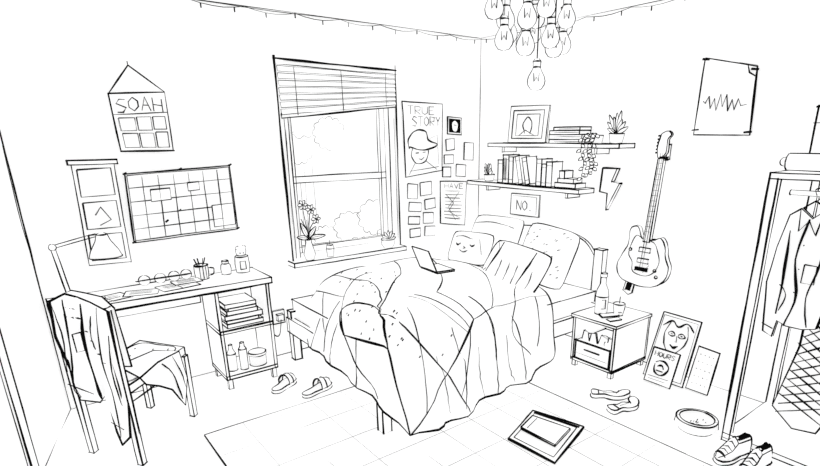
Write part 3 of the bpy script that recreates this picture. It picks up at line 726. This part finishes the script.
for c,a in ((V((-.74,-2.22,.003)),-.9),(V((-.80,-2.38,.003)),-.3)):
    u=V((math.cos(a),math.sin(a),0)); v=V((-u.y,u.x,0))
    o=sm([c+u*x+v*y for x,y in ((-.13,.04),(-.06,.025),(-.01,.04),(.03,.02),(.07,.07),(.12,.08),(.12,.03),(.06,-.03),(-.01,-.04),(-.05,-.02),(-.13,-.035))],True,3)
    s.prism(o,(0,0,.03),MD,edges=False); s.ln([c-u*.09+v*.03+V((0,0,.035)),c-u*.09-v*.03+V((0,0,.035))],BD); s.ln([c+u*.03+V((0,0,.035)),c+u*.05+v*.05+V((0,0,.035))],BD)
    s.ln([c-u*.06+V((0,0,.035)),c+u*.04+v*.01+V((0,0,.035))],TH)
s.done()
s=Sk('pet_bowl','glaze'); bc=V((-.68,-2.79,0)); s.lathe(bc,[(.10,0),(.125,.03),(.12,.07),(.10,.072),(.085,.03),(.01,.028)],(0,2,3),MD)
for k in range(14):
    a=random.random()*math.tau; rr=random.random()*.07; p=bc+V((rr*math.cos(a),rr*math.sin(a),.035)); s.ln([p,p+V((.01,0,.002))],MD)
s.done()
def shoe(c,ang):
    s=Sk('sneaker','fabric'); c=V(c); u=V((math.cos(ang),math.sin(ang),0)); v=V((-u.y,u.x,0)); L=.25
    o=sm([c+u*a*L+v*b*.1 for a,b in ((-.5,0),(-.42,.35),(-.1,.36),(.25,.48),(.46,.3),(.5,0),(.42,-.32),(.2,-.46),(-.1,-.36),(-.42,-.35))],True,3)
    s.prism(o,(0,0,.025),MD,edges=False); z=V((0,0,.025))
    sec=[]
    for a,w,h in ((-.49,.2,.085),(-.38,.36,.10),(-.1,.36,.10),(.0,.36,.105),(.2,.42,.06),(.4,.34,.04),(.5,.12,.02)):
        sec.append([c+u*a*L+v*w*.1*math.cos(t*math.pi/8)+z+V((0,0,h*max(0,math.sin(t*math.pi/8))**.7)) for t in range(9)])
    for i in range(6):
        for k in range(8):
            s.f([sec[i][k],sec[i][k+1],sec[i+1][k+1],sec[i+1][k]],1 if (i in (1,) and k in (3,4)) else 0)
    s.ln([sec[i][2] for i in range(7)],MD); s.ln([sec[i][6] for i in range(7)],MD); s.ln(sec[5][1:8],BD); s.ln(sec[0],BD)
    for i in (3,4):
        for t in (0,.5): 
            a=sec[i][2].lerp(sec[i+1][2],t); b=sec[i][6].lerp(sec[i+1][6],t); m=sec[i][4].lerp(sec[i+1][4],t)+V((0,0,.006)); s.ln([a,m,b],MD)
    s.ln(sm([sec[3][3],sec[2][3],sec[1][3],sec[1][4]+V((0,0,.004)),sec[1][5],sec[2][5],sec[3][5]]),BD)
    s.done()
shoe((-.84,-3.08,.001),2.9); shoe((-.86,-3.21,.001),3.05)

# ---------------------------------------------------------------- wardrobe
e=empty('open_wardrobe')
s=Sk('frame','wood'); fx0,fx1,fy1,fy0,FZ=-.69,-.04,-2.955,-3.95,1.53
for x in (fx0,fx1-.04):
    for y in (fy1-.04,fy0): s.bx(x,x+.04,y,y+.04,0,FZ,MD)
s.bx(fx0,fx1,fy0,fy1,FZ,FZ+.03,MD); s.bx(fx0,fx1,fy0,fy1,.02,.05,TH)
s.ln([(fx0-.004,fy1,0),(fx0-.004,fy1,FZ)],BD)
s.done(e)
def rod(s,a,b,rad,r=MD):
    a,b=V(a),V(b); d=(b-a).normalized(); x=d.cross(V((0,0,1))).normalized(); y=d.cross(x)
    ra=[[p+(x*math.cos(k*math.tau/10)+y*math.sin(k*math.tau/10))*rad for k in range(10)] for p in (a,b)]
    for k in range(10): s.f([ra[0][k],ra[0][(k+1)%10],ra[1][(k+1)%10],ra[1][k]])
    s.f(ra[0]); s.f(ra[1]); s.ln(ra[0],r,wob=0,closed=True); s.ln(ra[1],r,wob=0,closed=True)
    for p in (V((0,0,1)),V((0,0,-1))):
        s.ln([a+p*rad,b+p*rad],r,wob=0)
s=Sk('hanging_rod','wood'); rod(s,(-.37,fy0,1.44),(-.37,fy1,1.44),.012); s.done(e)
s=Sk('rolled_mat','fabric'); rod(s,(-.5,-2.96,1.607),(-.5,-3.9,1.607),.042); s.ball((-.5,-2.945,1.607),.022,MD); s.done()
s=Sk('storage_box','paper'); s.bx(-.35,-.08,-3.75,-3.00,1.564,1.88,MD); s.ln([(-.355,-2.99,1.80),(-.355,-3.7,1.80)],MD); s.done()
s=Sk('blouse_on_hanger','fabric')
def K(a,z,d=.46): return V((-d,-a,z))
s.ln(sm([K(3.11,1.44),K(3.10,1.47),K(3.13,1.475),K(3.13,1.43),K(3.11,1.41)]),TH,wob=0)
s.ln([K(3.01,1.33),K(3.11,1.41),K(3.24,1.34)],MD)
bo=[K(3.06,1.37),K(3.01,1.33),K(2.98,1.15),K(2.96,.95),K(2.99,.66),K(3.04,.64),K(3.05,.74),K(3.10,.72),K(3.18,.72),K(3.24,.74),K(3.27,.95),K(3.28,1.2),K(3.24,1.33),K(3.17,1.37),K(3.12,1.32)]
s.prism(bo,(-.02,0,0),MD,edges=False); q=.49
s.ln(sm([K(3.11,1.32,q),K(3.08,1.1,q),K(3.12,.9,q),K(3.09,.72,q)]),BD); s.ln(sm([K(3.03,1.25,q),K(3.04,1.0,q),K(3.04,.78,q)]),BD)
s.ln([K(3.06,1.37,q),K(3.07,1.25,q),K(3.11,1.31,q),K(3.15,1.24,q),K(3.17,1.37,q)],MD)
s.ln(sm([K(3.18,1.3,q),K(3.2,1.1,q),K(3.17,.9,q),K(3.2,.74,q)]),MD)
s.ln([K(2.98,.71,q),K(3.04,.69,q)],MD); s.ln([K(3.13,1.08,q),K(3.19,1.08,q),K(3.19,.98,q),K(3.13,.98,q)],MD,closed=True)
for z in (1.18,1.05,.92,.8): s.ln([K(3.105,z,q),K(3.11,z,q)],BD,wob=0)
s.ln(sm([K(3.03,.95,q),K(3.07,.9,q),K(3.05,.8,q)]),TH)
s.done()
s=Sk('patterned_scarf','fabric')
def K2(a,z,d=.41): return V((-d,-a,z))
sc=[K2(3.18,1.41),K2(3.30,1.41),K2(3.33,.8),K2(3.40,.3),K2(3.34,.12),K2(3.22,.10),K2(3.10,.2),K2(3.17,.6)]
s.prism(sc,(-.01,0,0),MD,edges=False)
for k in range(11):
    z=.17+k*.055; a=3.12+.007*k; b=3.37-.004*k; s.ln([K2(a,z,.424),K2(b,z+.12,.424)],MD); s.ln([K2(a,z+.12,.424),K2(b,z,.424)],MD)
s.done()

# ---------------------------------------------------------------- world, lights, camera
w=bpy.data.worlds.new('overcast_white'); bpy.context.scene.world=w; w.use_nodes=True
bg=w.node_tree.nodes['Background']; bg.inputs[0].default_value=(1,1,1,1); bg.inputs[1].default_value=1.1
ld=bpy.data.lights.new('chandelier_glow','POINT'); ld.energy=6; ld.shadow_soft_size=.3
lo=bpy.data.objects.new('chandelier_glow',ld); lo.location=(-.87,-1.5,1.9); bpy.context.collection.objects.link(lo)
bpy.context.scene.view_settings.view_transform='Standard'
X=V((712,183,-530)).normalized(); Y=V((-438,173,-530)); Y=(Y-X*Y.dot(X)).normalized(); Z=X.cross(Y)
cam=bpy.data.cameras.new('camera'); co=bpy.data.objects.new('camera',cam); bpy.context.collection.objects.link(co)
M=Matrix((X,Y,Z)).to_4x4(); M.translation=CAMP; co.matrix_world=M
cam.sensor_width=36; cam.lens=530/820*36; cam.shift_x=(410-438)/820; cam.shift_y=(313-233)/820; cam.clip_start=.05
bpy.context.scene.camera=co
